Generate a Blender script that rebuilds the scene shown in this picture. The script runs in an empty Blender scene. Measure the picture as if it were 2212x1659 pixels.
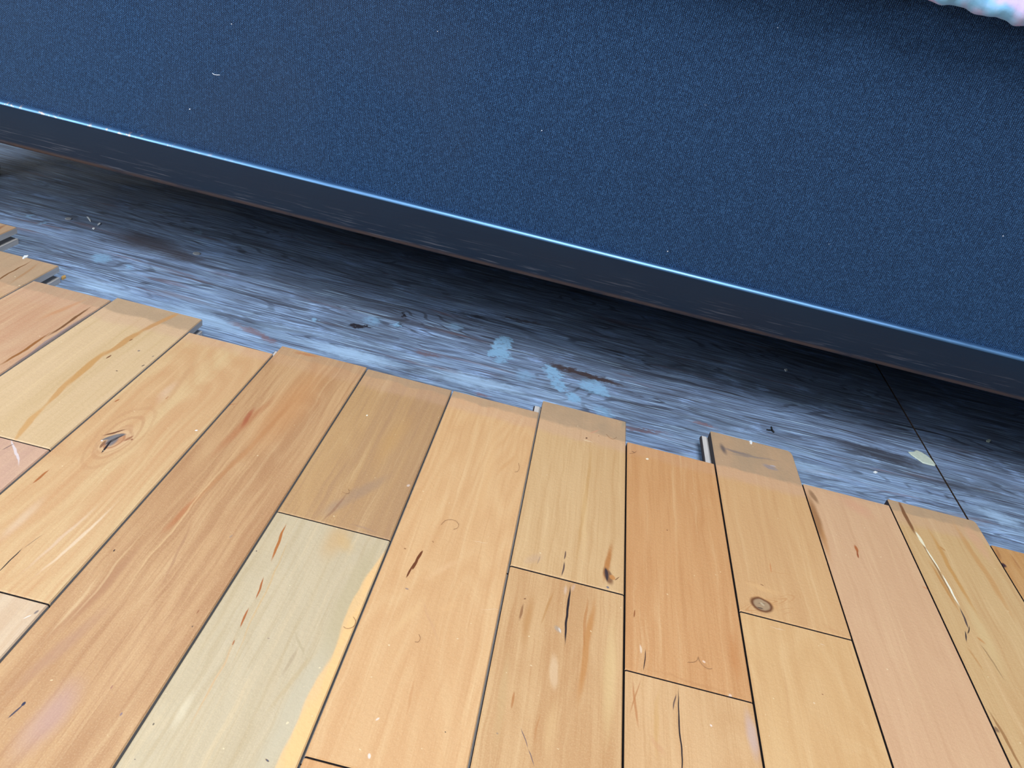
import bpy, bmesh, math, random
from mathutils import Vector, Matrix
random.seed(7)
S = bpy.context.scene
COL = S.collection

# ------------------------------------------------------------------ camera
W, HH, F = 2212.0, 1659.0, 1661.0
PITCH, ROLL, YAW = 0.52670472, 0.24116738, -0.0149405
CAMH = 0.2579                       # height of the lens above the plank tops (plank top is z = 0)
_fw = Vector((math.sin(YAW)*math.cos(PITCH), math.cos(YAW)*math.cos(PITCH), -math.sin(PITCH)))
_r0 = Vector((math.cos(YAW), -math.sin(YAW), 0.0))
_u0 = _r0.cross(_fw)
_r = math.cos(ROLL)*_r0 + math.sin(ROLL)*_u0
_u = -math.sin(ROLL)*_r0 + math.cos(ROLL)*_u0
cam = bpy.data.cameras.new('camera')
cam.sensor_width = 36.0
cam.lens = F/W*36.0
cam.clip_start = 0.01
camo = bpy.data.objects.new('camera', cam)
COL.objects.link(camo)
camo.matrix_world = Matrix(((_r.x, _u.x, -_fw.x, 0), (_r.y, _u.y, -_fw.y, 0), (_r.z, _u.z, -_fw.z, CAMH), (0, 0, 0, 1)))
S.camera = camo

def ray(px, py):
    return (px-W/2)/F*_r - (py-HH/2)/F*_u + _fw
def at(px, py, z=0.0):              # photo pixel -> point on the horizontal plane z
    d = ray(px, py); t = (z-CAMH)/d.z
    return Vector((d.x*t, d.y*t, z))
def atY(px, py, Y):                 # photo pixel -> point on the upright plane y = Y
    d = ray(px, py); t = Y/d.y
    return Vector((d.x*t, Y, CAMH+d.z*t))

# ------------------------------------------------------------------ light and exposure
wd = bpy.data.worlds.new('world'); S.world = wd; wd.use_nodes = True
bg = wd.node_tree.nodes['Background']
bg.inputs[0].default_value = (0.66, 0.80, 1.0, 1); bg.inputs[1].default_value = 0.12

def area_light(name, loc, target, sx, sy, power, col):
    l = bpy.data.lights.new(name, 'AREA'); l.shape = 'RECTANGLE'; l.size = sx; l.size_y = sy
    l.energy = power; l.color = col
    o = bpy.data.objects.new(name, l); COL.objects.link(o)
    o.location = loc
    o.rotation_euler = (Vector(target)-Vector(loc)).to_track_quat('-Z', 'Y').to_euler()
    return o
area_light('offscreen_lamp', (0.20, -0.40, 2.05), (0.05, 0.35, 0.0), 1.0, 1.0, 45, (0.92, 0.95, 1.0))  # unseen overhead area lamp, main light on the boards
area_light('offscreen_lamp', (-0.85, -0.28, 0.62), (-0.15, 0.50, 0.03), 0.6, 0.6, 9, (0.88, 0.94, 1.0))  # added low area lamp at left, so light falls off along the cloth
area_light('offscreen_lamp', (-0.75, 1.58, 1.75), (-0.1, 0.2, 0.0), 1.2, 1.0, 17, (0.90, 0.95, 1.0))  # added area lamp before the plain wall, for sheen on the boards

S.view_settings.view_transform = 'Standard'
S.view_settings.look = 'None'
S.view_settings.gamma = 1.0
S.view_settings.use_curve_mapping = False
S.view_settings.exposure = 0.0

# ------------------------------------------------------------------ node helpers
def lin(c):
    return tuple((v/255.0/12.92 if v/255.0 <= 0.04045 else ((v/255.0+0.055)/1.055)**2.4) for v in c)
def C(r, g, b, k=1.0):
    return tuple(v*k for v in lin((r, g, b))) + (1.0,)

class Mat:
    def __init__(s, name):
        s.m = bpy.data.materials.new(name); s.m.use_nodes = True
        s.t = s.m.node_tree; s.N = s.t.nodes; s.L = s.t.links
        s.b = s.N['Principled BSDF']
        s.tc = s.N.new('ShaderNodeTexCoord').outputs['Object']
    def put(s, sock, v):
        if v is None: return
        if isinstance(v, bpy.types.NodeSocket): s.L.new(v, sock)
        else:
            try: sock.default_value = v
            except Exception: sock.default_value = v[:3]
    def math(s, op, a, b=None, c=None, clamp=False):
        n = s.N.new('ShaderNodeMath'); n.operation = op; n.use_clamp = clamp
        s.put(n.inputs[0], a); s.put(n.inputs[1], b); s.put(n.inputs[2], c)
        return n.outputs[0]
    def vmath(s, op, a, b=None):
        n = s.N.new('ShaderNodeVectorMath'); n.operation = op
        s.put(n.inputs[0], a); s.put(n.inputs[1], b)
        return n.outputs['Value'] if op in ('LENGTH', 'DOT_PRODUCT', 'DISTANCE') else n.outputs[0]
    def mapping(s, v, loc=(0, 0, 0), rot=(0, 0, 0), sc=(1, 1, 1), kind='POINT'):
        n = s.N.new('ShaderNodeMapping'); n.vector_type = kind
        s.put(n.inputs[0], v); n.inputs['Location'].default_value = loc
        n.inputs['Rotation'].default_value = rot; n.inputs['Scale'].default_value = sc
        return n.outputs[0]
    def noise(s, v, scale=1.0, detail=3.0, rough=0.5, dist=0.0, color=False):
        n = s.N.new('ShaderNodeTexNoise')
        s.put(n.inputs['Vector'], v); n.inputs['Scale'].default_value = scale
        n.inputs['Detail'].default_value = detail; n.inputs['Roughness'].default_value = rough
        n.inputs['Distortion'].default_value = dist
        return n.outputs['Color'] if color else n.outputs['Fac']
    def rng(s, v, a, b, c=0.0, d=1.0, smooth=True):
        n = s.N.new('ShaderNodeMapRange'); n.interpolation_type = 'SMOOTHSTEP' if smooth else 'LINEAR'
        s.put(n.inputs[0], v)
        for i, q in enumerate((a, b, c, d)): n.inputs[i+1].default_value = q
        return n.outputs[0]
    def mix(s, f, a, b, blend='MIX'):
        n = s.N.new('ShaderNodeMix'); n.data_type = 'RGBA'; n.blend_type = blend
        s.put(n.inputs[0], f); s.put(n.inputs[6], a); s.put(n.inputs[7], b)
        return n.outputs[2]
    def sep(s, v):
        n = s.N.new('ShaderNodeSeparateXYZ'); s.put(n.inputs[0], v); return n.outputs
    def comb(s, x, y, z):
        n = s.N.new('ShaderNodeCombineXYZ')
        s.put(n.inputs[0], x); s.put(n.inputs[1], y); s.put(n.inputs[2], z); return n.outputs[0]
    def bump(s, h, strength, dist, normal=None):
        n = s.N.new('ShaderNodeBump'); n.inputs['Strength'].default_value = strength
        n.inputs['Distance'].default_value = dist
        s.put(n.inputs['Height'], h); s.put(n.inputs['Normal'], normal)
        return n.outputs[0]
    def ellipse(s, v, p1, p2, halfw, soft):
        """1 inside a long ellipse lying from p1 to p2 in the xy plane, falling to 0 at its rim"""
        c = (p1+p2)/2; d = p2-p1; L = max(d.length/2, 1e-5)
        q = s.mapping(v, (c.x, c.y, 0), (0, 0, math.atan2(d.y, d.x)), (L, halfw, 1), 'TEXTURE')
        return s.rng(s.vmath('LENGTH', q), 1.0, max(0.0, 1.0-soft), 0.0, 1.0)
    def set(s, **k):
        for a, v in k.items(): s.put(s.b.inputs[a.replace('_', ' ')], v)

def pxm(px, py, z=0.0):             # metres per photo pixel, sideways, at a floor point
    return (at(px+1, py, z)-at(px-1, py, z)).length/2

def flat(name, col, rough=0.6, **k):
    m = Mat(name); m.set(Base_Color=col, Roughness=rough, **k); return m.m

# ------------------------------------------------------------------ mesh helpers
def link(name, me, mat=None, parent=None):
    o = bpy.data.objects.new(name, me); COL.objects.link(o)
    if mat is not None:
        for m in (mat if isinstance(mat, (list, tuple)) else [mat]): me.materials.append(m)
    if parent: o.parent = parent
    return o
def mesh(name, verts, faces, mat=None, parent=None, smooth=False):
    me = bpy.data.meshes.new(name); me.from_pydata([tuple(v) for v in verts], [], faces)
    bm = bmesh.new(); bm.from_mesh(me); bmesh.ops.recalc_face_normals(bm, faces=bm.faces); bm.to_mesh(me); bm.free()
    if smooth:
        for p in me.polygons: p.use_smooth = True
    return link(name, me, mat, parent)
def rbox(name, x0, x1, y0, y1, z0, z1, r=0.0, seg=2, mat=None, parent=None, smooth=True):
    bm = bmesh.new(); bmesh.ops.create_cube(bm, size=1.0)
    for v in bm.verts:
        v.co = Vector(((x0+x1)/2+v.co.x*(x1-x0), (y0+y1)/2+v.co.y*(y1-y0), (z0+z1)/2+v.co.z*(z1-z0)))
    if r: bmesh.ops.bevel(bm, geom=bm.edges[:], offset=r, segments=seg, profile=0.5, affect='EDGES')
    me = bpy.data.meshes.new(name); bm.to_mesh(me); bm.free()
    if smooth and r:
        for p in me.polygons: p.use_smooth = True
        o = link(name, me, mat, parent)
        wn = o.modifiers.new('wn', 'WEIGHTED_NORMAL'); wn.keep_sharp = False
        return o
    return link(name, me, mat, parent)
def tag(o, label=None, cat=None, group=None, kind=None):
    if label: o['label'] = label
    if cat: o['category'] = cat
    if group: o['group'] = group
    if kind: o['kind'] = kind
    return o

# ------------------------------------------------------------------ the floor: base, plywood, maple planks
TH = 0.013                          # plank thickness; plywood top is z = -TH
floor = rbox('floor', -1.6, 1.9, -1.1, 1.9, -TH-0.060, -TH-0.0182, 0, mat=flat('dark_joist_space', C(60, 52, 45), 0.9))
tag(floor, 'bare subfloor under the strip flooring', kind='structure')

# the wall the bed stands against, beyond the frame
wall = rbox('wall_back', -1.6, 1.9, 1.62, 1.72, -TH-0.060, 2.3, 0, mat=flat('pale_wall_paint', C(214, 214, 210), 0.8))
tag(wall, 'pale painted wall behind the bed', kind='structure')

# ---- plywood
def plywood_material():
    m = Mat('weathered_plywood')
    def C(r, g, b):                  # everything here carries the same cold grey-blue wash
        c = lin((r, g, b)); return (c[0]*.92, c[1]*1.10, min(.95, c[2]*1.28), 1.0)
    z0 = -TH
    P = lambda x, y: at(x, y, z0)
    x, y, z = m.sep(m.tc)
    v = m.comb(x, y, 0.0)
    wob = m.noise(m.mapping(v, sc=(7, 26, 1)), 1.0, 3, 0.5, color=True)
    wob = m.vmath('MULTIPLY', m.vmath('SUBTRACT', wob, (0.5, 0.5, 0.5)), (0.02, 0.018, 0.0))
    g = m.vmath('ADD', v, wob)
    jag = m.noise(m.mapping(v, sc=(150, 220, 1)), 1.0, 4, 0.65, color=True)
    jag = m.vmath('MULTIPLY', m.vmath('SUBTRACT', jag, (0.5, 0.5, 0.5)), (0.016, 0.014, 0.0))
    f = m.vmath('ADD', v, jag)
    big = m.noise(m.mapping(g, sc=(5, 22, 1)), 1.0, 4, 0.6)
    mid = m.noise(m.mapping(g, sc=(6, 150, 1)), 1.0, 4, 0.65)
    fine = m.noise(m.mapping(g, sc=(22, 720, 1)), 1.0, 3, 0.6)
    con = m.noise(m.mapping(v, sc=(2.6, 17, 1)), 1.0, 3, 0.5, 0.3)
    ring = m.math('SINE', m.math('MULTIPLY', con, 190.0))
    ringmask = m.rng(m.noise(m.mapping(v, loc=(4, 4, 0), sc=(8, 40, 1)), 1.0, 3, .6), .4, .6)
    blotch = m.noise(m.mapping(v, sc=(28, 48, 1)), 1.0, 5, 0.65)
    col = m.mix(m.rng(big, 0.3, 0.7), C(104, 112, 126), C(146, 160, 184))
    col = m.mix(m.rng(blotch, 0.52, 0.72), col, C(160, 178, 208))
    # dark grain lines
    col = m.mix(m.math('MULTIPLY', m.rng(mid, 0.47, 0.36), 0.75), col, C(62, 58, 64))
    col = m.mix(m.math('MULTIPLY', m.rng(fine, 0.52, 0.38), 0.7), col, C(78, 72, 76))
    col = m.mix(m.math('MULTIPLY', m.rng(fine, 0.56, 0.7), 0.75), col, C(196, 214, 238))
    col = m.mix(m.math('MULTIPLY', m.math('MULTIPLY', m.rng(ring, .55, .98), ringmask), .7), col, C(58, 54, 60))
    # reddish bare wood
    red = m.noise(m.mapping(g, loc=(3, 1, 0), sc=(9, 90, 1)), 1.0, 4, 0.6)
    col = m.mix(m.math('MULTIPLY', m.rng(red, 0.58, 0.70), 0.55), col, C(122, 84, 74))
    # whitewashed strip along the cut plank ends
    wash = m.math('MULTIPLY', m.rng(y, 0.52, 0.43), m.rng(m.noise(m.mapping(g, loc=(1, 7, 0), sc=(16, 120, 1)), 1.0, 4, 0.65), 0.38, 0.62))
    col = m.mix(m.math('MULTIPLY', wash, 0.4), col, C(188, 206, 234))
    crumb = m.rng(m.noise(m.mapping(v), 260.0, 3, .6), .3, .52, .25, 1.0)
    col = m.mix(m.math('MULTIPLY', m.rng(m.noise(m.mapping(g, loc=(2, 3, 0), sc=(30, 950, 1)), 1.0, 3, .65), .52, .36), .6), col, C(72, 68, 74))
    pale = C(140, 170, 190); brown = C(70, 52, 48); dk = C(46, 40, 44)
    feats = [  # x1,y1,x2,y2,width,colour,alpha,soft
        (1092, 724, 1074, 768, 20, pale, 1, .3), (1088, 726, 1106, 738, 12, pale, 1, .3), (1076, 750, 1084, 776, 24, pale, 1, .3), (1050, 762, 1068, 766, 16, pale, .9, .4), (1062, 774, 1100, 786, 14, pale, .8, .5), (1094, 768, 1102, 780, 14, pale, .8, .5),
        (1186, 785, 1204, 825, 22, pale, .95, .3), (1196, 815, 1218, 848, 20, pale, .95, .3), (1255, 815, 1305, 852, 34, pale, .9, .35), (1280, 820, 1312, 862, 22, pale, .8, .4),
        (1225, 862, 1252, 855, 22, pale, 1, .3), (1110, 805, 1160, 820, 30, pale, .5, .7), (1275, 875, 1330, 905, 26, pale, .6, .6),
        (670, 688, 690, 692, 10, pale, .9, .4), (780, 688, 830, 695, 24, pale, .55, .6), (965, 700, 1000, 712, 26, pale, .5, .7),
        (195, 552, 245, 565, 26, pale, .65, .6), (55, 465, 72, 467, 10, pale, .6, .5), (85, 480, 100, 485, 14, pale, .5, .6),
        (265, 575, 290, 577, 12, pale, .6, .5), (415, 500, 440, 505, 10, pale, .4, .5),
        (1150, 775, 1375, 842, 16, brown, .95, .5), (1200, 795, 1300, 830, 22, brown, .6, .7),
        (745, 703, 808, 705, 7, dk, 1, .4), (778, 700, 800, 709, 7, dk, .9, .4), (865, 678, 880, 681, 12, dk, 1, .4),
        (855, 700, 870, 705, 16, dk, .6, .6), (848, 703, 866, 700, 10, pale, .9, .5),
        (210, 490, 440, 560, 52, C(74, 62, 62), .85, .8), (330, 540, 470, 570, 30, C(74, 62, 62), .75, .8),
        (1060, 680, 1190, 705, 8, brown, .7, .6), (960, 670, 1090, 695, 7, dk, .6, .7),
        (1760, 945, 2050, 1020, 34, C(52, 44, 44), .75, .7), (1990, 1030, 2212, 1090, 30, C(52, 44, 44), .5, .8),  # dark wood stain, also painted in for the deep shade at right
        (1250, 905, 1480, 945, 9, C(120, 80, 72), .6, .7), (480, 690, 600, 740, 14, C(134, 92, 84), .65, .7), (560, 720, 600, 750, 16, C(134, 92, 84), .5, .7),
        (1020, 850, 1060, 857, 12, C(134, 86, 76), .6, .6), (1480, 905, 1560, 930, 10, C(140, 90, 78), .6, .7), (880, 755, 960, 775, 9, C(120, 80, 70), .5, .7),
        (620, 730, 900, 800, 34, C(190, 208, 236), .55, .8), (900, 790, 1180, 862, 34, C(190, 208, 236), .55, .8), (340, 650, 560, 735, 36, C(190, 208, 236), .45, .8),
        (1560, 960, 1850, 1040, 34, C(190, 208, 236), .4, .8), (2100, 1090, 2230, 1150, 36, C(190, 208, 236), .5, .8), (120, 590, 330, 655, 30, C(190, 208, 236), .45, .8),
    ]
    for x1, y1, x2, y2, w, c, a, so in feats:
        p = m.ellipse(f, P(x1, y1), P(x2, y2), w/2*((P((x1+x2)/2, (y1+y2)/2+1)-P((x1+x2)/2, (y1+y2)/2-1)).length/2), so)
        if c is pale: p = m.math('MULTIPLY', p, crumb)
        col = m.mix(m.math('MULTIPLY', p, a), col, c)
    nb = m.bump(mid, 0.5, 0.0006)
    nb = m.bump(fine, 0.8, 0.0005, nb)
    m.set(Base_Color=col, Roughness=m.rng(blotch, 0.3, 0.7, 0.38, 0.55), Normal=nb)
    m.b.inputs['Specular IOR Level'].default_value = 0.5
    return m.m
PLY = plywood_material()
PLYEDGE = flat('plywood_edge', C(90, 72, 58), 0.9)
def sheet(x0, x1, dz):
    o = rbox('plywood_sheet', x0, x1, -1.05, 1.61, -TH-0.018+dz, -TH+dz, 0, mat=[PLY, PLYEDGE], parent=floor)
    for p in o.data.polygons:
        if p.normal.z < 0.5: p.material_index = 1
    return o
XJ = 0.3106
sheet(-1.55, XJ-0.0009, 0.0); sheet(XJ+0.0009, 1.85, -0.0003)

# ---- planks
PW = 0.057
X0 = -0.2697
seam_x = {i: X0+PW*i for i in range(-6, 15)}
seam_x.update({-2: -0.3813, -1: -0.3235, 0: -0.2705, 1: -0.2118, 2: -0.1560, 3: -0.0985, 4: -0.0420, 5: 0.0154, 6: 0.0723, 7: 0.1294, 8: 0.1862, 9: 0.2427, 10: 0.3010})
GAP = 0.0010

def plank_mesh(name, xl, xr, y0, y1, z, rc=0.0):
    b = 0.0005
    def ring(y, low, cut):
        R = xr-cut; e = b if low else 0.0
        pts = [(xl, -b-e), (xl+b, -e), (R-b, -e), (R, -b-e), (R, -.0048), (R-.006, -.0050), (R-.006, -.0088), (R, -.0090),
               (R, -TH), (xl, -TH), (xl, -.0090), (xl-.0040, -.0088), (xl-.0050, -.0080), (xl-.0050, -.0062), (xl-.0042, -.0054), (xl-.0012, -.0054), (xl, -.0060)]
        return [(px, y, pz+z) for px, pz in pts]
    rings = [ring(y0, True, 0), ring(y0+b, False, 0)]
    if rc:
        rings += [ring(y1-rc*1.4, False, 0), ring(y1-rc*.6, False, rc*.25), ring(y1-b, False, rc*.8), ring(y1, True, rc)]
    else:
        rings += [ring(y1-b, False, 0), ring(y1, True, 0)]
    n = len(rings[0]); V = [p for r_ in rings for p in r_]; Fc = []
    for k in range(len(rings)-1):
        for i in range(n):
            j = (i+1) % n
            Fc.append((k*n+i, k*n+j, (k+1)*n+j, (k+1)*n+i))
    Fc.append(tuple(range(n))); Fc.append(tuple((len(rings)-1)*n+i for i in range(n)))
    return mesh(name, V, Fc)

RAW = Mat('raw_maple_edge')
_n = RAW.noise(RAW.mapping(RAW.tc, sc=(60, 25, 300)), 1.0, 4, 0.6)
RAW.set(Base_Color=RAW.mix(_n, C(168, 164, 160), C(232, 228, 224)), Roughness=0.7)
RAW = RAW.m
DARKEDGE = flat('dark_plank_edge', C(52, 46, 48), .8)  # dark tone for left-facing sides and butt ends

def pale_wood(c, k=1.0):
    return (min(.95, c[0]*k), min(.95, c[1]*1.09*k), min(.95, c[2]*1.28*k), 1.0)
def plank_material(seed, base, dark, feats=(), band=1.0, streak=0.5, cath=0.3, gloss=0.40):
    base = pale_wood(base); dark = pale_wood(dark)
    feats = [ft[:5]+((pale_wood(ft[5]) if ft[5][0] > 1.4*ft[5][2] else ft[5]),)+ft[6:] for ft in feats]
    m = Mat('maple_plank_%d' % seed)
    x, y, z = m.sep(m.tc)
    v = m.comb(x, y, 0.0)
    off = (seed*1.37 % 11, seed*2.71 % 13, 0)
    wob = m.noise(m.mapping(v, loc=off, sc=(45, 22, 1)), 1.0, 3, 0.55, color=True)
    wob = m.vmath('MULTIPLY', m.vmath('SUBTRACT', wob, (0.5, 0.5, 0.5)), (0.0060, 0.010, 0.0))
    f = m.vmath('ADD', v, wob)
    broad = m.noise(m.mapping(f, loc=off, sc=(42, 3.5, 1)), 1.0, 4, 0.55, 0.3)
    grain = m.noise(m.mapping(f, loc=off, sc=(300, 7, 1)), 1.0, 4, 0.6)
    hair = m.noise(m.mapping(v, loc=off, sc=(1300, 16, 1)), 1.0, 3, 0.6)
    peel = m.noise(m.mapping(v, loc=off), 1700.0, 2, 0.6)
    col = m.mix(m.math('MULTIPLY', m.rng(broad, 0.38, 0.68), streak), base, dark)
    # cathedral figure: contour lines of a long soft noise
    con = m.noise(m.mapping(v, loc=(off[1], off[0], 0), sc=(24, 4.5, 1)), 1.0, 2, 0.45)
    lines = m.math('SINE', m.math('MULTIPLY', con, 95.0))
    col = m.mix(m.math('MULTIPLY', m.rng(lines, 0.2, 1.0), cath*0.5), col, dark)
    col = m.mix(m.math('MULTIPLY', m.rng(lines, -0.3, -1.0), cath*0.22), col, C(236, 206, 156))
    col = m.mix(m.math('MULTIPLY', m.rng(grain, 0.5, 0.33), 0.42), col, dark)
    col = m.mix(m.math('MULTIPLY', m.rng(grain, 0.54, 0.72), 0.22), col, C(240, 210, 160))
    col = m.mix(m.math('MULTIPLY', m.rng(hair, 0.5, 0.3), 0.34), col, dark)
    col = m.mix(m.math('MULTIPLY', m.rng(peel, 0.5, 0.68), 0.14), col, pale_wood(C(240, 206, 150)))
    col = m.mix(m.math('MULTIPLY', m.rng(peel, 0.5, 0.32), 0.14), col, dark)
    # worn bare ends with old grime, where something long stood on the floor
    if band:
        yy = m.math('ADD', y, m.math('MULTIPLY', m.math('SUBTRACT', m.noise(m.mapping(v, loc=off, sc=(70, 90, 1)), 1.0, 3, 0.6), 0.5), 0.008))
        pk = m.math('MULTIPLY', m.rng(yy, 0.3925, 0.4010), 0.40*band)
        col = m.mix(pk, col, C(206, 166, 138))
        gr = m.math('MULTIPLY', m.rng(yy, 0.4075, 0.4105), m.math('MULTIPLY', m.rng(m.noise(m.mapping(v, loc=off, sc=(60, 40, 1)), 1.0, 4, 0.6), 0.2, 0.75, 0.40, 0.78), band))
        col = m.mix(gr, col, C(170, 145, 116))
    for ft in feats:
        x1, y1, x2, y2, w, c, a, so = ft[:8]; rings = ft[8] if len(ft) > 8 else 0
        cx, cy = (x1+x2)/2, (y1+y2)/2
        d = (at(x2, y2)-at(x1, y1)); lat = at(cx+1, cy)-at(cx-1, cy)
        dn = d.normalized(); latn = (lat-dn*lat.dot(dn)).length/2
        if rings:                   # growth rings running round a knot
            p1, p2 = at(x1, y1), at(x2, y2); pc = (p1+p2)/2
            q = m.vmath('LENGTH', m.mapping(f, (pc.x, pc.y, 0), (0, 0, math.atan2(dn.y, dn.x)), (d.length/2, w/2*max(latn, 1e-5), 1), 'TEXTURE'))
            k = m.math('MULTIPLY', m.rng(q, 1.0, 0.35), m.rng(m.math('SINE', m.math('MULTIPLY', q, 6.2832*rings)), 0.0, 0.9))
        else:
            k = m.ellipse(f if so > 0.25 else v, at(x1, y1), at(x2, y2), w/2*max(latn, 1e-5), so)
        col = m.mix(m.math('MULTIPLY', k, a), col, c)
    # tiny pale dots painted in as glints on the varnish bumps
    spk = m.noise(m.mapping(v, loc=off), 420.0, 1, 0.5)
    col = m.mix(m.math('MULTIPLY', m.rng(spk, 0.78, 0.82), 0.6), col, C(244, 224, 180))
    orange = m.noise(m.mapping(v, loc=off), 520.0, 2, 0.5)
    nb = m.bump(orange, 0.32, 0.0006)
    nb = m.bump(grain, 0.12, 0.0004, nb)
    m.set(Base_Color=col, Roughness=m.rng(broad, 0.3, 0.7, gloss, gloss+0.10), Normal=nb)
    m.b.inputs['Specular IOR Level'].default_value = 0.45
    return m.m

_seed = [0]
def plank(i, y0, y1, base, dark, feats=(), z=None, rc=0.0, **k):
    """one board in column i (between seams i and i+1)"""
    _seed[0] += 1
    xl = seam_x[i]+GAP/2; xr = seam_x[i+1]-GAP/2
    o = plank_mesh('plank', xl, xr, y0, y1, 0.0 if z is None else z, rc)
    o.data.materials.append(plank_material(_seed[0], base, dark, feats, **k)); o.data.materials.append(RAW); o.data.materials.append(DARKEDGE)
    for p in o.data.polygons:
        if p.normal.z < 0.3 or p.center.z < -.002: p.material_index = 2 if p.normal.x < -.6 or (abs(p.normal.y) > .6 and y1 < .35) or (p.normal.y < -.6) else 1
    o.parent = floor
    return o

YF = -0.32                          # boards run on behind the camera to here
J = 0.00035                         # half a butt joint
tan = C(206, 164, 116); yel = C(216, 178, 128); org = C(212, 158, 100); mpl = C(214, 168, 110)
d1 = C(178, 128, 78); d2 = C(190, 140, 86); crk = C(40, 32, 34); drk = C(112, 62, 28)

# far left boards
plank(-6, YF, .455, tan, d1); plank(-5, YF, .47, tan, d2)
plank(-4, YF, .425, yel, d2)
plank(-3, YF, .4868, C(190, 136, 84), C(140, 88, 48), [(25, 480, -40, 515, 14, C(140, 84, 44), .7, .7)], streak=.9)
plank(-2, YF, .4478, tan, d1, [(80, 558, -40, 624, 7, C(124, 80, 40), .95, .5), (95, 562, 10, 620, 10, C(170, 118, 70), .6, .7)])
plank(-1, YF, .4210, C(206, 160, 116), C(190, 130, 90), [
    (232, 655, -30, 830, 26, C(146, 124, 112), .9, .45), (212, 655, 90, 735, 10, C(120, 76, 40), .95, .5), (120, 712, -20, 800, 12, C(150, 92, 40), .95, .5),
    (205, 640, 60, 700, 26, C(200, 136, 86), .6, .8)], band=.7)
# column 0: yellow board with an orange mineral streak
plank(0, .2744+J, .4262, yel, C(198, 160, 104), [
    (400, 668, 290, 722, 22, C(194, 140, 84), .95, .45), (320, 705, 205, 780, 24, C(196, 142, 82), .95, .45), (235, 752, 135, 845, 24, C(198, 144, 80), .95, .45),
    (170, 805, 85, 885, 20, C(200, 146, 84), .9, .5), (105, 865, 20, 965, 20, C(204, 150, 86), .85, .5), (240, 768, 226, 777, 5, drk, .9, .3), (286, 733, 278, 738, 5, drk, .7, .3),
    (312, 789, 303, 793, 6, C(90, 72, 62), .9, .4), (297, 757, 294, 761, 7, C(130, 110, 96), .8, .5), (332, 768, 326, 771, 6, C(120, 100, 90), .8, .5), (254, 801, 252, 803, 5, C(120, 90, 66), .9, .4)],
    streak=.4, cath=.1)
plank(0, YF, .2744-J, C(204, 158, 124), C(190, 146, 114), [(20, 945, 42, 1010, 8, C(226, 206, 190), .8, .5), (34, 957, 0, 975, 4, C(110, 84, 76), .8, .4)], streak=.5)
# column 1: large knot
plank(1, .1918+J, .4068, C(214, 174, 118), C(200, 144, 92), [
    (150, 1050, 350, 850, 170, C(190, 136, 88), .55, .5, 5), (205, 985, 300, 912, 96, C(226, 184, 134), .6, .8), (205, 985, 296, 915, 84, C(168, 108, 64), .75, .5, 3),
    (222, 964, 284, 930, 56, C(186, 124, 78), .75, .6), (218, 966, 232, 944, 10, C(120, 70, 40), .8, .5), (216, 938, 280, 922, 16, C(112, 64, 34), .95, .5), (270, 950, 296, 934, 12, C(150, 92, 56), .8, .6), (216, 946, 282, 932, 44, C(116, 106, 96), 1, .35), (234, 964, 258, 930, 34, C(126, 116, 106), .95, .5), (226, 958, 266, 936, 14, C(84, 78, 76), 1, .45),
    (246, 944, 222, 978, 7, crk, 1, .3), (250, 945, 274, 934, 5, crk, .8, .4), (288, 947, 292, 942, 8, C(140, 80, 46), .8, .5), (221, 945, 224, 948, 6, C(240, 240, 244), .9, .3),
    (262, 862, 250, 869, 5, C(160, 84, 34), .95, .4), (363, 855, 355, 863, 4, C(176, 104, 50), .8, .4), (108, 1012, 70, 1046, 7, C(170, 98, 44), .95, .45),
    (390, 815, 330, 880, 34, C(226, 192, 150), .4, .9), (110, 1060, -20, 1190, 40, C(224, 190, 148), .5, .9), (270, 1070, 50, 1270, 12, C(236, 206, 164), .6, .7), (230, 1075, 20, 1262, 16, C(230, 198, 160), .45, .8),
    (52, 1181, -14, 1240, 4, crk, .95, .4), (100, 1150, 45, 1188, 3, C(110, 80, 60), .7, .5), (426, 929, 422, 932, 8, C(240, 240, 244), 1, .3),
    (440, 760, 340, 890, 20, C(196, 146, 96), .5, .8), (160, 720, 220, 760, 0.1, crk, 0, .5)], streak=.6, cath=.5)
plank(1, YF, .1918-J, C(214, 182, 142), C(198, 156, 112), [(85, 1318, 72, 1330, 8, C(104, 96, 100), .8, .5), (70, 1330, 48, 1340, 6, C(240, 230, 220), .8, .5)], streak=.5, band=0)
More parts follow.
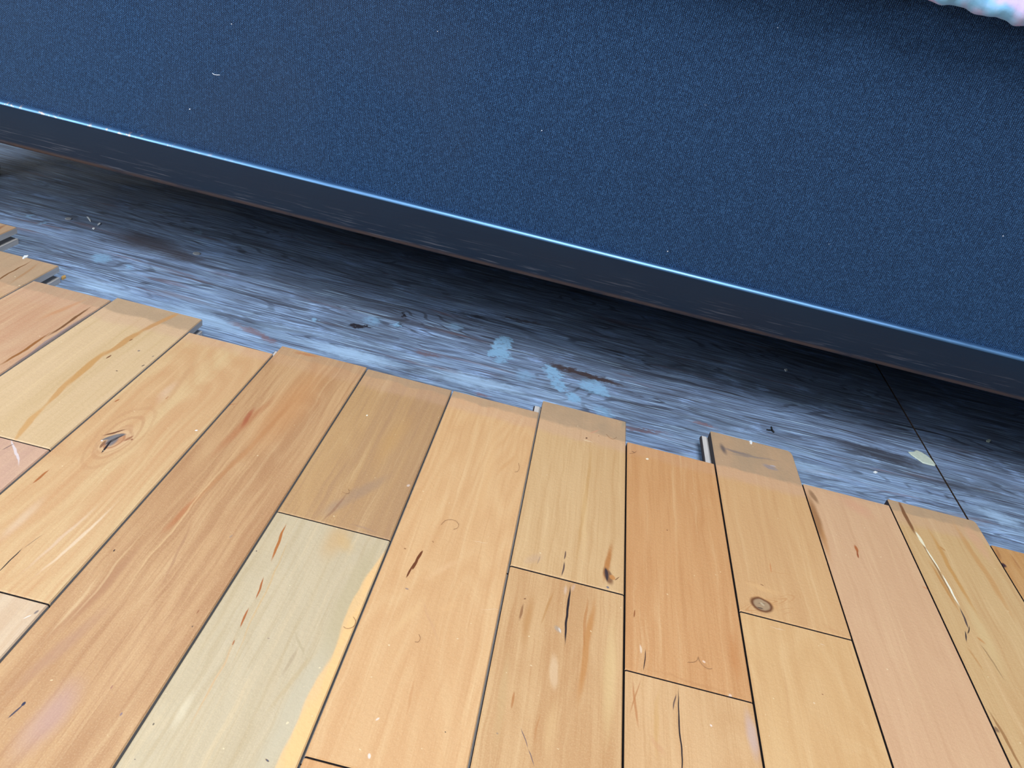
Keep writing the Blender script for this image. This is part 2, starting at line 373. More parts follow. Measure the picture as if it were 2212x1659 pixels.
# column 2: long reddish board
plank(2, YF, .4187, C(200, 152, 100), C(166, 112, 68), [
    (730, 760, 500, 1020, 150, C(200, 138, 82), .6, .9), (700, 775, 620, 760, 50, C(180, 108, 58), .6, .8), (610, 840, 430, 1010, 34, C(176, 104, 58), .55, .8), (560, 870, 520, 930, 16, C(166, 84, 50), .7, .7), (520, 870, 480, 882, 7, C(176, 96, 50), .6, .6),
    (700, 800, 300, 1210, 24, C(186, 126, 74), .6, .7), (440, 1060, 330, 1170, 26, C(180, 104, 56), .6, .8), (340, 1150, 60, 1420, 44, C(176, 124, 82), .7, .8), (260, 1290, -20, 1530, 60, C(180, 132, 96), .6, .8),
    (520, 960, 200, 1360, 8, C(232, 190, 130), .35, .7), (330, 1130, 110, 1380, 9, C(230, 190, 132), .35, .7), (230, 1220, 90, 1390, 10, C(232, 196, 140), .35, .7),
    (190, 1440, 0, 1680, 110, C(190, 148, 132), .55, .9), (420, 1110, 330, 1300, 10, C(170, 118, 78), .5, .7),
    (50, 1520, 40, 1532, 9, C(44, 48, 74), 1, .35), (48, 1524, 9, 1562, 6, C(60, 58, 78), .95, .4), (250, 1187, 246, 1193, 4, crk, .95, .4), (262, 1545, 256, 1555, 8, C(130, 112, 124), .8, .5), (247, 1470, 240, 1482, 5, C(160, 100, 80), .7, .5),
    (416, 1348, 413, 1352, 5, C(90, 70, 56), .8, .4), (505, 1155, 495, 1162, 6, C(150, 130, 112), .7, .5), (432, 1310, 424, 1322, 4, C(150, 92, 54), .7, .5)], streak=.7, cath=.25, band=.45)
# column 3
plank(3, .2721+J, .4172, C(192, 146, 92), C(168, 124, 84), [
    (860, 1010, 700, 1110, 60, C(164, 130, 98), .55, .8), (760, 1070, 680, 1120, 60, C(160, 130, 104), .4, .9), (905, 880, 790, 1030, 60, C(196, 146, 84), .4, .9), (755, 1060, 690, 1130, 9, C(150, 104, 70), .6, .6),
    (792, 896, 790, 899, 6, C(250, 236, 200), 1, .3), (885, 1046, 880, 1052, 10, C(222, 196, 170), .7, .5), (830, 1150, 745, 1132, 30, C(156, 122, 100), .35, .9)], streak=.6, cath=.2, band=.8)
plank(3, YF, .2721-J, C(200, 176, 134), C(184, 156, 110), [
    (830, 1140, 660, 1500, 76, C(190, 166, 120), .7, .6), (730, 1340, 520, 1760, 84, C(196, 178, 140), .6, .7),
    (846, 1170, 776, 1310, 26, C(234, 184, 118), .9, .5), (815, 1220, 715, 1430, 34, C(238, 186, 118), .75, .35), (790, 1290, 680, 1540, 44, C(240, 186, 116), .75, .3), (735, 1390, 610, 1690, 58, C(240, 186, 116), .75, .3), (690, 1490, 560, 1830, 66, C(240, 186, 116), .75, .3),
    (622, 1127, 582, 1222, 7, C(176, 100, 36), .95, .4), (571, 1246, 549, 1302, 5, C(170, 92, 34), .95, .4), (538, 1313, 519, 1358, 5, C(170, 92, 34), .95, .4), (508, 1377, 501, 1392, 4, C(160, 84, 34), .95, .4),
    (640, 1130, 480, 1480, 6, C(206, 160, 96), .5, .7), (520, 1350, 400, 1600, 9, C(210, 164, 108), .6, .7),
    (700, 1380, 560, 1560, 20, C(190, 160, 110), .5, .7), (650, 1390, 600, 1470, 10, C(176, 148, 108), .6, .6), (640, 1360, 660, 1420, 9, C(184, 160, 116), .6, .5),
    (573, 1642, 585, 1646, 16, C(110, 76, 50), .9, .5), (576, 1643, 583, 1645, 9, C(72, 88, 110), 1, .4), (572, 1380, 578, 1382, 8, C(150, 120, 100), .9, .5), (293, 1642, 296, 1644, 6, C(120, 96, 80), .9, .4),
    (760, 1110, 690, 1220, 90, C(204, 158, 98), .6, .9), (332, 1560, 329, 1568, 5, crk, .7, .5), (555, 1194, 552, 1197, 5, C(110, 90, 76), .9, .4), (415, 1485, 370, 1600, 40, C(226, 204, 160), .5, .9), (735, 1145, 760, 1200, 50, C(212, 166, 100), .4, .9)], streak=.3, cath=.25)
# column 4: pale board with a dark worm mark
plank(4, .1588+J, .4172, C(220, 170, 112), C(204, 148, 92), [
    (914, 1188, 896, 1216, 8, C(112, 60, 26), 1, .25), (905, 1202, 890, 1232, 7, C(112, 60, 26), 1, .25), (898, 1214, 874, 1254, 6, C(112, 60, 26), 1, .3), (872, 1182, 876, 1187, 5, C(140, 88, 44), .8, .5), (872, 1272, 882, 1280, 6, C(146, 120, 104), .8, .5),
    (1080, 900, 1020, 1170, 34, C(226, 176, 116), .5, .8), (1010, 1200, 900, 1270, 40, C(226, 178, 122), .5, .9), (1120, 980, 1060, 1040, 20, C(206, 148, 90), .5, .8),
    (940, 1280, 820, 1400, 40, C(224, 176, 116), .5, .9), (910, 1290, 955, 1400, 10, C(206, 154, 104), .5, .7), (900, 1450, 880, 1550, 9, C(200, 140, 84), .6, .7), (1000, 1320, 950, 1340, 0.1, crk, 0, .5),
    (820, 1554, 810, 1560, 10, C(236, 220, 204), .8, .5), (800, 1625, 797, 1640, 10, C(240, 226, 214), .8, .5), (960, 1584, 959, 1588, 4, crk, .8, .4), (1030, 1318, 1090, 1324, 5, C(240, 220, 186), .7, .5), (1020, 1165, 1060, 1174, 3, C(244, 220, 176), .7, .5),
    (930, 1170, 935, 1176, 5, C(160, 108, 62), .7, .5), (1000, 1300, 940, 1330, 60, C(224, 172, 112), .4, .9), (985, 860, 1010, 880, 20, C(214, 160, 110), .4, .8)], streak=.35, cath=.45)
plank(4, YF, .1588-J, C(216, 158, 98), C(190, 130, 74), band=0)
# column 5
plank(5, .2758+J, .4322, C(212, 168, 112), C(192, 142, 86), [
    (1262, 946, 1268, 948, 12, C(84, 48, 28), 1, .5), (1268, 938, 1292, 928, 14, C(204, 146, 106), .8, .7), (1288, 942, 1292, 943, 5, C(130, 80, 48), .9, .4), (1255, 950, 1280, 958, 6, C(236, 206, 156), .8, .5),
    (1282, 950, 1240, 1250, 12, C(196, 146, 86), .75, .6), (1262, 1000, 1262, 1240, 18, C(222, 178, 116), .4, .8),
    (1322, 1160, 1308, 1272, 16, C(180, 112, 50), .85, .7), (1310, 1220, 1326, 1270, 20, C(128, 84, 50), .9, .5), (1312, 1222, 1318, 1260, 7, C(60, 50, 52), .95, .4), (1322, 1240, 1330, 1255, 12, C(196, 130, 66), .9, .4), (1330, 1255, 1340, 1246, 5, C(110, 66, 36), .8, .5),
    (1316, 1268, 1320, 1275, 7, C(110, 112, 124), .9, .4), (1222, 1184, 1219, 1205, 3, C(96, 70, 58), .9, .4), (1220, 1205, 1215, 1245, 4, C(84, 62, 56), .9, .4), (1170, 1195, 1160, 1220, 4, C(150, 116, 90), .6, .5),
    (1130, 1222, 1180, 1190, 50, C(196, 158, 120), .5, .9), (1355, 900, 1340, 930, 14, C(150, 136, 108), .5, .7)], streak=.35, cath=.15, band=1.1, z=.0002)
plank(5, YF, .2758-J, C(212, 166, 110), C(184, 128, 74), [
    (1238, 1262, 1217, 1400, 7, crk, 1, .4), (1228, 1265, 1222, 1290, 12, C(226, 212, 204), .3, .9), (1246, 1262, 1238, 1285, 10, C(214, 196, 190), .3, .9), (1200, 1345, 1212, 1368, 16, C(168, 148, 122), .7, .7), (1208, 1352, 1212, 1366, 6, C(222, 204, 180), .7, .5),
    (1150, 1270, 1130, 1420, 30, C(186, 130, 70), .6, .8), (1130, 1300, 1122, 1345, 8, C(140, 92, 52), .8, .6), (1200, 1270, 1170, 1360, 8, C(184, 128, 66), .6, .6), (1290, 1270, 1240, 1560, 22, C(190, 126, 62), .75, .6), (1270, 1280, 1262, 1420, 8, C(180, 112, 50), .6, .6),
    (1195, 1400, 1194, 1505, 24, C(228, 192, 144), .45, .5), (1330, 1300, 1300, 1660, 40, C(222, 184, 122), .6, .8), (1100, 1380, 1070, 1660, 30, C(200, 160, 104), .5, .8), (1112, 1500, 1103, 1545, 8, C(180, 116, 60), .8, .6), (1170, 1540, 1150, 1620, 7, C(186, 126, 70), .6, .7),
    (1121, 1574, 1140, 1620, 3, C(110, 88, 84), .9, .5), (1138, 1615, 1156, 1662, 3, C(110, 88, 84), .9, .5), (1076, 1585, 1080, 1588, 7, C(150, 126, 100), .7, .5), (1131, 1290, 1133, 1294, 6, C(130, 84, 50), .9, .4), (1200, 1500, 1180, 1660, 40, C(220, 176, 116), .4, .9)], streak=.6, cath=.2)
# column 6: orange board
plank(6, .2318+J, .4092, C(208, 150, 92), C(190, 128, 72), [
    (1374, 1318, 1371, 1338, 5, C(140, 76, 30), .9, .5), (1391, 1402, 1391, 1455, 3, C(70, 46, 34), .95, .4), (1381, 1395, 1383, 1418, 5, C(232, 200, 160), .8, .5), (1398, 992, 1400, 996, 6, C(240, 220, 180), 1, .3),
    (1580, 1350, 1600, 1500, 34, C(190, 118, 58), .5, .9), (1360, 1440, 1620, 1500, 40, C(190, 130, 76), .4, .9), (1515, 1420, 1520, 1426, 7, C(236, 200, 164), .8, .5), (1575, 1492, 1582, 1505, 8, C(228, 196, 164), .8, .5), (1366, 975, 1376, 980, 5, C(120, 80, 56), .8, .5), (1440, 1145, 1442, 1149, 4, C(150, 96, 54), .8, .5)], streak=.5, cath=.12, band=.5)
plank(6, YF, .2318-J, C(216, 168, 112), C(190, 136, 80), [
    (1464, 1474, 1468, 1720, 4, crk, 1, .4), (1460, 1500, 1453, 1545, 4, C(96, 72, 60), .9, .5), (1368, 1465, 1385, 1590, 7, C(188, 124, 70), .8, .6), (1390, 1465, 1362, 1560, 5, C(184, 120, 66), .7, .6), (1425, 1480, 1415, 1660, 14, C(206, 156, 92), .6, .7),
    (1400, 1580, 1440, 1640, 16, C(206, 150, 100), .5, .7), (1610, 1520, 1640, 1660, 30, C(196, 166, 150), .6, .8), (1535, 1568, 1537, 1574, 7, C(240, 226, 214), .8, .5)], streak=.4, cath=.3, band=0)
# column 7: dirty protruding end, round knot
plank(7, .2848+J, .4478, C(212, 162, 104), C(196, 142, 88), [
    (1555, 950, 1570, 985, 16, C(92, 80, 74), .85, .9), (1548, 962, 1640, 990, 26, C(118, 106, 98), .7, .8), (1560, 975, 1700, 1000, 30, C(136, 124, 118), .6, .8), (1640, 1000, 1685, 1020, 24, C(142, 136, 140), .7, .6), (1660, 1005, 1680, 1012, 9, C(180, 180, 192), .7, .6),
    (1618, 955, 1626, 958, 6, C(244, 240, 236), 1, .3), (1560, 1330, 1740, 1280, 130, C(190, 126, 68), .5, .5, 5), (1596, 1255, 1700, 1285, 60, C(228, 176, 112), .4, .9), (1610, 1285, 1690, 1320, 70, C(210, 146, 80), .55, .8), (1618, 1290, 1674, 1324, 62, C(110, 64, 32), 1, .28), (1625, 1294, 1667, 1320, 46, C(172, 138, 98), 1, .3), (1634, 1302, 1658, 1306, 8, C(74, 56, 42), .9, .5), (1632, 1310, 1652, 1318, 8, C(76, 56, 42), .9, .5), (1640, 1300, 1654, 1312, 8, C(200, 172, 130), .8, .5),
    (1640, 1260, 1650, 1262, 8, C(110, 56, 26), 1, .5), (1640, 1225, 1720, 1245, 4, C(196, 136, 76), .6, .6), (1600, 1250, 1640, 1262, 4, C(196, 140, 80), .6, .6), (1680, 1320, 1720, 1310, 5, C(186, 124, 70), .7, .6), (1690, 1330, 1710, 1322, 4, C(186, 124, 70), .7, .6), (1663, 1212, 1666, 1238, 4, C(200, 124, 66), .6, .5), (1760, 1340, 1835, 1380, 30, C(206, 152, 96), .5, .9)],
    streak=.3, cath=.15, band=1.15, rc=.0030, z=.0002)
plank(7, YF, .2848-J, C(216, 168, 108), C(202, 150, 92), [
    (1660, 1352, 1700, 1362, 4, C(236, 206, 170), .8, .5), (1768, 1384, 1780, 1387, 4, C(236, 206, 170), .8, .5), (1760, 1520, 1765, 1524, 5, C(236, 206, 160), .8, .5), (1777, 1500, 1780, 1504, 4, C(150, 96, 60), .8, .5), (1693, 1420, 1700, 1560, 5, C(204, 154, 98), .6, .7)], streak=.3, cath=.4)
# column 8: pinkish board
plank(8, YF, .4125, C(214, 166, 118), C(200, 150, 104), [
    (1740, 1050, 1790, 1200, 24, C(150, 98, 50), .8, .7), (1745, 1052, 1768, 1090, 14, C(124, 84, 48), .7, .7), (1770, 1120, 1800, 1230, 16, C(190, 128, 66), .5, .8), (1800, 1062, 1900, 1130, 60, C(212, 150, 110), .5, .9),
    (1846, 1175, 1856, 1195, 8, C(170, 88, 34), .9, .6), (1852, 1186, 1857, 1208, 5, C(150, 70, 26), .9, .5), (1990, 1265, 2010, 1275, 10, C(206, 126, 72), .7, .7)], streak=.4, cath=.2, band=.25)
# column 9: yellow board with dark streaks and a pale splinter
plank(9, YF, .4198, C(208, 166, 108), C(190, 138, 82), [
    (1935, 1072, 1985, 1165, 9, C(122, 74, 38), .9, .5), (1975, 1140, 2075, 1320, 5, C(120, 80, 44), .7, .5), (1978, 1146, 2002, 1186, 6, C(240, 222, 176), 1, .35), (1998, 1180, 2034, 1240, 4, C(242, 226, 184), 1, .35), (2034, 1238, 2074, 1310, 5, C(244, 232, 196), 1, .35),
    (2000, 1200, 2080, 1335, 10, C(186, 124, 56), .7, .6), (2070, 1305, 2092, 1360, 6, C(74, 58, 54), .95, .5), (2084, 1360, 2090, 1392, 4, C(52, 46, 52), .95, .5), (2092, 1345, 2090, 1372, 4, crk, .9, .5), (1992, 1122, 2130, 1360, 12, C(196, 138, 68), .75, .6), (2040, 1190, 2028, 1180, 6, C(180, 110, 40), .6, .5), (2106, 1370, 2130, 1392, 8, C(186, 110, 40), .8, .6), (2110, 1380, 2180, 1480, 4, C(140, 100, 58), .8, .5),
    (2050, 1110, 2212, 1370, 18, C(198, 142, 80), .7, .6), (2080, 1120, 2150, 1230, 30, C(212, 158, 114), .6, .7), (2085, 1390, 2130, 1460, 5, C(190, 136, 76), .7, .6), (2130, 1520, 2230, 1700, 8, C(150, 100, 50), .8, .5), (2150, 1570, 2162, 1590, 10, C(120, 84, 56), .8, .6),
    (2060, 1250, 2200, 1520, 40, C(216, 182, 122), .5, .9)], streak=.4, cath=.1, rc=.0022)
plank(10, YF, .3975, C(206, 152, 88), C(180, 122, 66), [(2164, 1214, 2174, 1228, 14, C(70, 46, 48), 1, .6), (2168, 1225, 2190, 1265, 6, C(96, 60, 46), .9, .5), (2150, 1180, 2165, 1215, 10, C(160, 104, 56), .6, .7), (2180, 1190, 2212, 1240, 7, C(170, 112, 62), .6, .7)], streak=.5, cath=.4, band=.2)
plank(11, YF, .43, mpl, d2); plank(12, YF, .405, org, d1); plank(13, YF, .42, tan, d2)

# nail heads still in the plywood
NAIL = flat('dull_nail_head', C(168, 172, 176), 0.5, Metallic=0.3)
def nail(px, py, r):
    c = at(px, py, -TH); V = []; Fc = []; n = 10
    for k, (rr, zz) in enumerate(((r, -.0005), (r, .0003), (r*.75, .0006))):
        V += [(c.x+rr*math.cos(2*math.pi*i/n), c.y+rr*math.sin(2*math.pi*i/n), -TH+zz) for i in range(n)]
    for k in range(2):
        for i in range(n): Fc.append((k*n+i, k*n+(i+1) % n, (k+1)*n+(i+1) % n, (k+1)*n+i))
    Fc.append(tuple(range(2*n, 3*n)))
    return mesh('nail_head', V, Fc, NAIL, floor)
nail(425, 548, .0030); nail(148, 473, .0026)

# ------------------------------------------------------------------ bed frame: black angle-iron side rail on legs
YR = 0.500                          # outer face of the rail
RB, RT = 0.0538, 0.0842             # rail bottom and top
BX0, BX1, BY1 = -0.505, 1.25, 1.30
def rail_material():
    m = Mat('scuffed_black_steel')
    x, y, z = m.sep(m.tc)
    v = m.comb(x, z, 0.0)
    n1 = m.noise(m.mapping(v, sc=(18, 60, 1)), 1.0, 4, 0.6)
    col = m.mix(n1, C(10, 34, 56), C(22, 42, 62))
    sc = m.noise(m.mapping(v, sc=(30, 900, 1)), 1.0, 3, 0.6)
    scz = m.rng(z, RB+.020, RB+.006)
    col = m.mix(m.math('MULTIPLY', m.math('MULTIPLY', m.rng(sc, .55, .72), scz), .7), col, C(96, 100, 112))
    # brown rust along the rolled lower edge
    rz = m.rng(z, RB+.0042, RB+.0012)
    rn = m.noise(m.mapping(v, sc=(40, 120, 1)), 1.0, 4, 0.6)
    col = m.mix(m.math('MULTIPLY', rz, m.rng(rn, .2, .6, .2, .75)), col, C(96, 74, 60))
    # chipped paint along the top edge, at the left
    ch = m.noise(m.mapping(v, sc=(260, 260, 1)), 1.0, 3, 0.6)
    tz = m.math('MULTIPLY', m.rng(z, RT-.0012, RT-.0004), m.rng(x, -.20, -.33))
    col = m.mix(m.math('MULTIPLY', tz, m.rng(ch, .58, .68)), col, C(196, 172, 164))
    nb = m.bump(sc, .25, .0003)
    # highlight on the upper edge put into the colour as pale blue metal
    edge_glint = m.rng(z, RT-.0026, RT-.0016)
    col = m.mix(m.math('MULTIPLY', edge_glint, .9), col, m.mix(m.math('MULTIPLY', m.rng(x, -.20, -.33), m.rng(ch, .58, .68)), C(104, 150, 198), C(206, 190, 188)))
    m.set(Base_Color=col, Metallic=m.math('MULTIPLY', edge_glint, .85), Roughness=m.rng(n1, .3, .7, .34, .46), Normal=nb)
    m.b.inputs['Specular IOR Level'].default_value = .3
    return m.m
STEEL = rail_material()
def rail_mesh(name, axis, a0, a1, off, sgn, parent):
    """angle iron along an axis; profile in (depth, z), depth counted inwards from the outer face"""
    T = 0.0050; r = 0.0030; LG = 0.034
    prof = []
    def arc(cx, cz, rr, t0, t1, n=4):
        for i in range(n+1):
            t = math.radians(t0+(t1-t0)*i/n); prof.append((cx+rr*math.cos(t), cz+rr*math.sin(t)))
    arc(T-.0008, RT-.0008, .0008, 0, 90); arc(r, RT-r, r, 90, 180, 6)
    arc(.0024, RB+.0024, .0024, 180, 270)
    arc(LG-.001, RB+.001, .001, -90, 0); arc(LG-.001, RB+.003-.001, .001, 0, 90)
    prof.append((T, RB+.003))
    n = len(prof); V = []
    for a in (a0, a1):
        for d, zz in prof:
            V.append((a, off+sgn*d, zz) if axis == 'x' else (off+sgn*d, a, zz))
    Fc = [(i, (i+1) % n, n+(i+1) % n, n+i) for i in range(n)]+[tuple(range(n)), tuple(range(n, 2*n))]
    o = mesh(name, V, Fc, STEEL, parent, smooth=True)
    for p in o.data.polygons:
        if len(p.vertices) > 4: p.use_smooth = False
    es = o.modifiers.new('edge', 'EDGE_SPLIT'); es.split_angle = math.radians(40)
    return o
frame = bpy.data.objects.new('bed_frame', None); COL.objects.link(frame)
tag(frame, 'black steel bed frame with a scuffed angle-iron side rail over the bare plywood', 'bed frame')
rail_mesh('side_rail', 'x', BX0, BX1, YR, 1, frame)
rail_mesh('side_rail', 'x', BX0, BX1, BY1, -1, frame)
rail_mesh('end_rail', 'y', YR+.006, BY1-.006, BX0+.0045, 1, frame)
rail_mesh('end_rail', 'y', YR+.006, BY1-.006, BX1-.0045, -1, frame)
LEGM = flat('black_steel_leg', C(22, 26, 34), 0.4); FOOT = flat('dark_plastic_foot', C(34, 46, 62), 0.45)
def lathe(name, cx, cy, prof, mat, parent, n=24):
    V = []; Fc = []
    for rr, zz in prof: V += [(cx+rr*math.cos(2*math.pi*i/n), cy+rr*math.sin(2*math.pi*i/n), zz) for i in range(n)]
    for k in range(len(prof)-1):
        for i in range(n): Fc.append((k*n+i, k*n+(i+1) % n, (k+1)*n+(i+1) % n, (k+1)*n+i))
    Fc.append(tuple(range(n))); Fc.append(tuple(range((len(prof)-1)*n, len(prof)*n)))
    return mesh(name, V, Fc, mat, parent, smooth=True)
fp = at(3, 386, -TH)
LX = fp.x-0.0285
for lx, ly in ((LX, fp.y+.002), (LX, 1.2), (1.15, fp.y+.002), (1.15, 1.2)):
    leg = lathe('leg', lx, ly, [(.013, -TH+.022), (.013, RB+.002)], LEGM, frame)
    lathe('foot', lx, ly, [(.018, -TH), (.0215, -TH+.003), (.0215, -TH+.013), (.017, -TH+.021), (.0135, -TH+.0225)], FOOT, leg)
# cross bars carrying the legs and the box spring
for lx in (LX, 1.15):
    rbox('cross_bar', lx-.015, lx+.015, YR+.006, BY1-.006, RB-.0002+.0034, RB+.0064, .0008, 1, LEGM, frame)

# ------------------------------------------------------------------ box spring in dark woven cloth
def fabric_material():
    m = Mat('navy_woven_cloth')
    x, y, z = m.sep(m.tc)
    j = m.noise(m.mapping(m.comb(x, z, y)), 330.0, 2, 0.5, color=True)
    jx, jy, jz = m.sep(m.vmath('MULTIPLY', m.vmath('SUBTRACT', j, (.5, .5, .5)), (.0013, .0013, 0)))
    P = 0.00118
    u = m.math('ADD', m.math('ADD', x, y), jx); w = m.math('ADD', z, jy)
    sx = m.math('SINE', m.math('MULTIPLY', u, 2*math.pi/P))
    # alternate columns are shifted by half a stitch, like a plain weave
    sz = m.math('SINE', m.math('MULTIPLY', w, 2*math.pi/(P*.9)))
    wv = m.math('MULTIPLY', sx, sz)
    rib = m.math('ADD', m.math('MULTIPLY', sx, .45), wv)
    big = m.noise(m.mapping(m.tc, sc=(9, 9, 9)), 1.0, 4, 0.6)
    fib = m.noise(m.mapping(m.tc), 1500.0, 2, 0.5)
    col = m.mix(big, C(13, 46, 84), C(21, 60, 102))
    col = m.mix(m.math('MULTIPLY', m.rng(rib, .0, .9), .85), col, C(78, 128, 184))
    col = m.mix(m.math('MULTIPLY', m.rng(rib, .0, -.9), .9), col, C(2, 14, 38))
    mot = m.noise(m.mapping(m.tc), 820.0, 2, 0.6)
    col = m.mix(m.math('MULTIPLY', m.rng(mot, .5, .32), .42), col, C(2, 14, 38))
    col = m.mix(m.math('MULTIPLY', m.rng(mot, .52, .7), .28), col, C(78, 128, 184))
    grey_left = m.rng(m.math('SUBTRACT', m.noise(m.mapping(m.tc, sc=(4, 4, 4)), 1.0, 3, .6), m.math('MULTIPLY', x, .55)), .52, .78)  # soft patches, greyer towards the left
    col = m.mix(m.math('MULTIPLY', grey_left, .35), col, C(54, 68, 90))
    lint = m.noise(m.mapping(m.tc, loc=(5, 2, 1)), 330.0, 1, 0.5)
    col = m.mix(m.math('MULTIPLY', m.rng(lint, .82, .85), .4), col, C(170, 186, 206))
    nb = m.bump(m.math('ADD', rib, m.math('MULTIPLY', fib, .8)), .55, .0004)
    m.set(Base_Color=col, Roughness=.72, Normal=nb)
    m.b.inputs['Specular IOR Level'].default_value = .25
    m.b.inputs['Sheen Weight'].default_value = .3
    m.b.inputs['Sheen Roughness'].default_value = .4
    m.b.inputs['Sheen Tint'].default_value = (.2, .55, 1, 1)
    return m.m
FAB = fabric_material()
box = bpy.data.objects.new('box_spring', None); COL.objects.link(box)
tag(box, 'box spring wrapped in dark navy woven cloth, standing in the black bed rail', 'box spring')
BZ0, BZ1 = RB+.0066, 0.294
rbox('cloth_cover', BX0+.012, BX1-.012, YR+.0053, BY1-.012, BZ0, BZ1, .010, 4, FAB, box)
piping = rbox('top_piping', BX0+.0125, BX1-.0125, YR+.0059, BY1-.0125, BZ1-.006, BZ1+.0005, .003, 3, FAB, box)

# ------------------------------------------------------------------ mattress and blanket
MAT = flat('white_mattress_ticking', C(214, 218, 226), .8)
mz0, mz1 = BZ1+.0008, BZ1+.19
matt = rbox('mattress', BX0+.014, BX1-.014, YR+.008, BY1-.014, mz0, mz1, .03, 5, MAT)
tag(matt, 'white mattress lying on the navy box spring, under the pale quilt', 'mattress')

def blanket_material():
    m = Mat('pale_quilt')
    n1 = m.noise(m.mapping(m.tc, sc=(22, 30, 40)), 1.0, 3, .5, .6)
    col = m.mix(m.rng(n1, .47, .62), C(216, 200, 242), C(140, 208, 252))
    fz = m.noise(m.mapping(m.tc), 700.0, 2, .5)
    m.set(Base_Color=col, Roughness=.85, Normal=m.bump(fz, .2, .0005))
    m.b.inputs['Sheen Weight'].default_value = .2
    m.b.inputs['Subsurface Weight'].default_value = 0.0
    return m.m
QUILT = blanket_material()
def blanket():
    import mathutils.noise as mn
    HEM = 0.2715; x0, x1 = BX0+.10, BX1-.05; NX = 1000
    # section from the top of the mattress, over its edge, down to the hem and a little up inside
    sec = [(.80, mz1+.006, 0), (.70, mz1+.007, 0), (.62, mz1+.008, .2), (.56, mz1+.008, .4), (.530, mz1+.004, .6), (.508, mz1-.008, .8), (.4965, mz1-.030, 1), (.4935, mz1-.045, 1)]
    z = mz1-.05
    while z > HEM+.012:
        sec.append((.4930, z, 1)); z -= .0045
    sec += [(.4885, HEM+.0095, 1), (.4857, HEM+.0065, 1), (.4850, HEM+.0035, 1), (.4858, HEM+.0010, 1), (.4884, HEM-.0004, 1), (.4912, HEM+.0008, 1), (.4930, HEM+.004, .6), (.4945, HEM+.010, .3), (.4978, HEM+.03, .2)]
    V = []; Fc = []; n = len(sec)
    for i in range(NX+1):
        x = x0+(x1-x0)*i/NX
        hemz = .0012*math.sin(x*260)+.0016*mn.noise(Vector((x*55, 1.3, 0)))*2+.0012*mn.noise(Vector((x*140, 4.1, 0)))
        for k, (yy, zz, a) in enumerate(sec):
            nz = mn.noise(Vector((x*40, zz*70, 2.0)))+.5*mn.noise(Vector((x*95, zz*150, 9.0)))
            puff = (.0040*nz+.0016*mn.noise(Vector((x*210, zz*260, 5.0))))*a
            dz = hemz*max(0.0, 1-abs(zz-HEM)/.03) if a > 0 else 0
            if k > n-4: puff *= .3
            V.append((x, yy-puff, zz+dz))
    for i in range(NX):
        for k in range(n-1): Fc.append((i*n+k, (i+1)*n+k, (i+1)*n+k+1, i*n+k+1))
    o = mesh('blanket', V, Fc, QUILT, None, smooth=True)
    so = o.modifiers.new('thick', 'SOLIDIFY'); so.thickness = .0012; so.offset = 1
    return tag(o, 'pale lavender and blue quilt with a puckered hem hanging over the navy box spring', 'blanket')
blanket()

# ------------------------------------------------------------------ small loose things
def chip(name, pts, z, th, mat, lab, cat, group=None, lift=0.0):
    """thin flake from an outline of photo points lying on the plane z"""
    c = [at(px, py, z) for px, py in pts]; n = len(c)
    ctr = sum(c, Vector())/n
    V = [(p.x, p.y, z+lift*abs(i-n/2)/n) for i, p in enumerate(c)]
    V += [(ctr.x+(p.x-ctr.x)*.9, ctr.y+(p.y-ctr.y)*.9, z+th+lift*abs(i-n/2)/n) for i, p in enumerate(c)]
    Fc = [tuple(range(n)), tuple(range(n, 2*n))]+[(i, (i+1) % n, n+(i+1) % n, n+i) for i in range(n)]
    return tag(mesh(name, V, Fc, mat), lab, cat, group)
FL = Mat('old_paint_flake'); _k = FL.noise(FL.mapping(FL.tc), 400.0, 3, .6)
FL.set(Base_Color=FL.mix(_k, C(168, 182, 170), C(206, 216, 200)), Roughness=.6); FL = FL.m
WH = flat('white_crumb', C(232, 236, 236), .6); GO = flat('golden_crumb', C(214, 170, 100), .6); BK = flat('black_thread', C(10, 10, 14), .6)
chip('paint_flake', [(1961, 977), (1972, 977), (1978, 973), (1990, 978), (2003, 986), (2013, 994), (2021, 1004), (2019, 1007), (2008, 1005), (1993, 1001), (1980, 992), (1968, 984)], -TH, .0007, FL,
     'grey-green paint flake lying on the plywood in the shadow by the sheet joint', 'paint flake', lift=.0006)
chip('paint_chip', [(48, 559), (52, 553), (62, 552), (60, 556), (52, 559)], .0, .0005, WH, 'tiny white paint chip on the end of a plank at the far left', 'paint chip')
chip('paint_chip', [(187, 468), (191, 469), (196, 476), (196, 480), (192, 475)], -TH, .0004, WH, 'narrow curved white paint chip on the plywood at left, farthest of three', 'paint chip')
chip('paint_chip', [(211, 485), (215, 482), (218, 483), (216, 486), (212, 488)], -TH, .0006, WH, 'round white paint crumb on the plywood at left, beside the curved chip', 'paint chip')
chip('paint_chip', [(199, 494), (202, 492), (206, 494), (203, 496)], -TH, .0005, WH, 'smallest white paint crumb on the plywood at left, nearest the planks of three', 'paint chip')
chip('wood_crumb', [(132, 601), (137, 598), (142, 597), (143, 601), (137, 604), (133, 604)], -TH, .0012, GO, 'golden wood crumb on the plywood beside a grooved plank end', 'wood crumb')
chip('paint_chip', [(1619, 953), (1622, 952), (1625, 957), (1624, 960), (1620, 958)], .0002, .0005, WH, 'white paint crumb on the grimy end of the plank with the exposed tongue', 'paint chip')
chip('paint_chip', [(1694, 798), (1699, 797), (1701, 801), (1697, 803)], -TH, .0006, WH, 'pale crumb lying alone in the dark under the bed rail', 'paint chip')
chip('paint_chip', [(2130, 952), (2136, 949), (2141, 952), (2137, 956), (2131, 955)], -TH, .0006, FL, 'grey paint crumb in the dark at far right under the bed rail', 'paint chip')
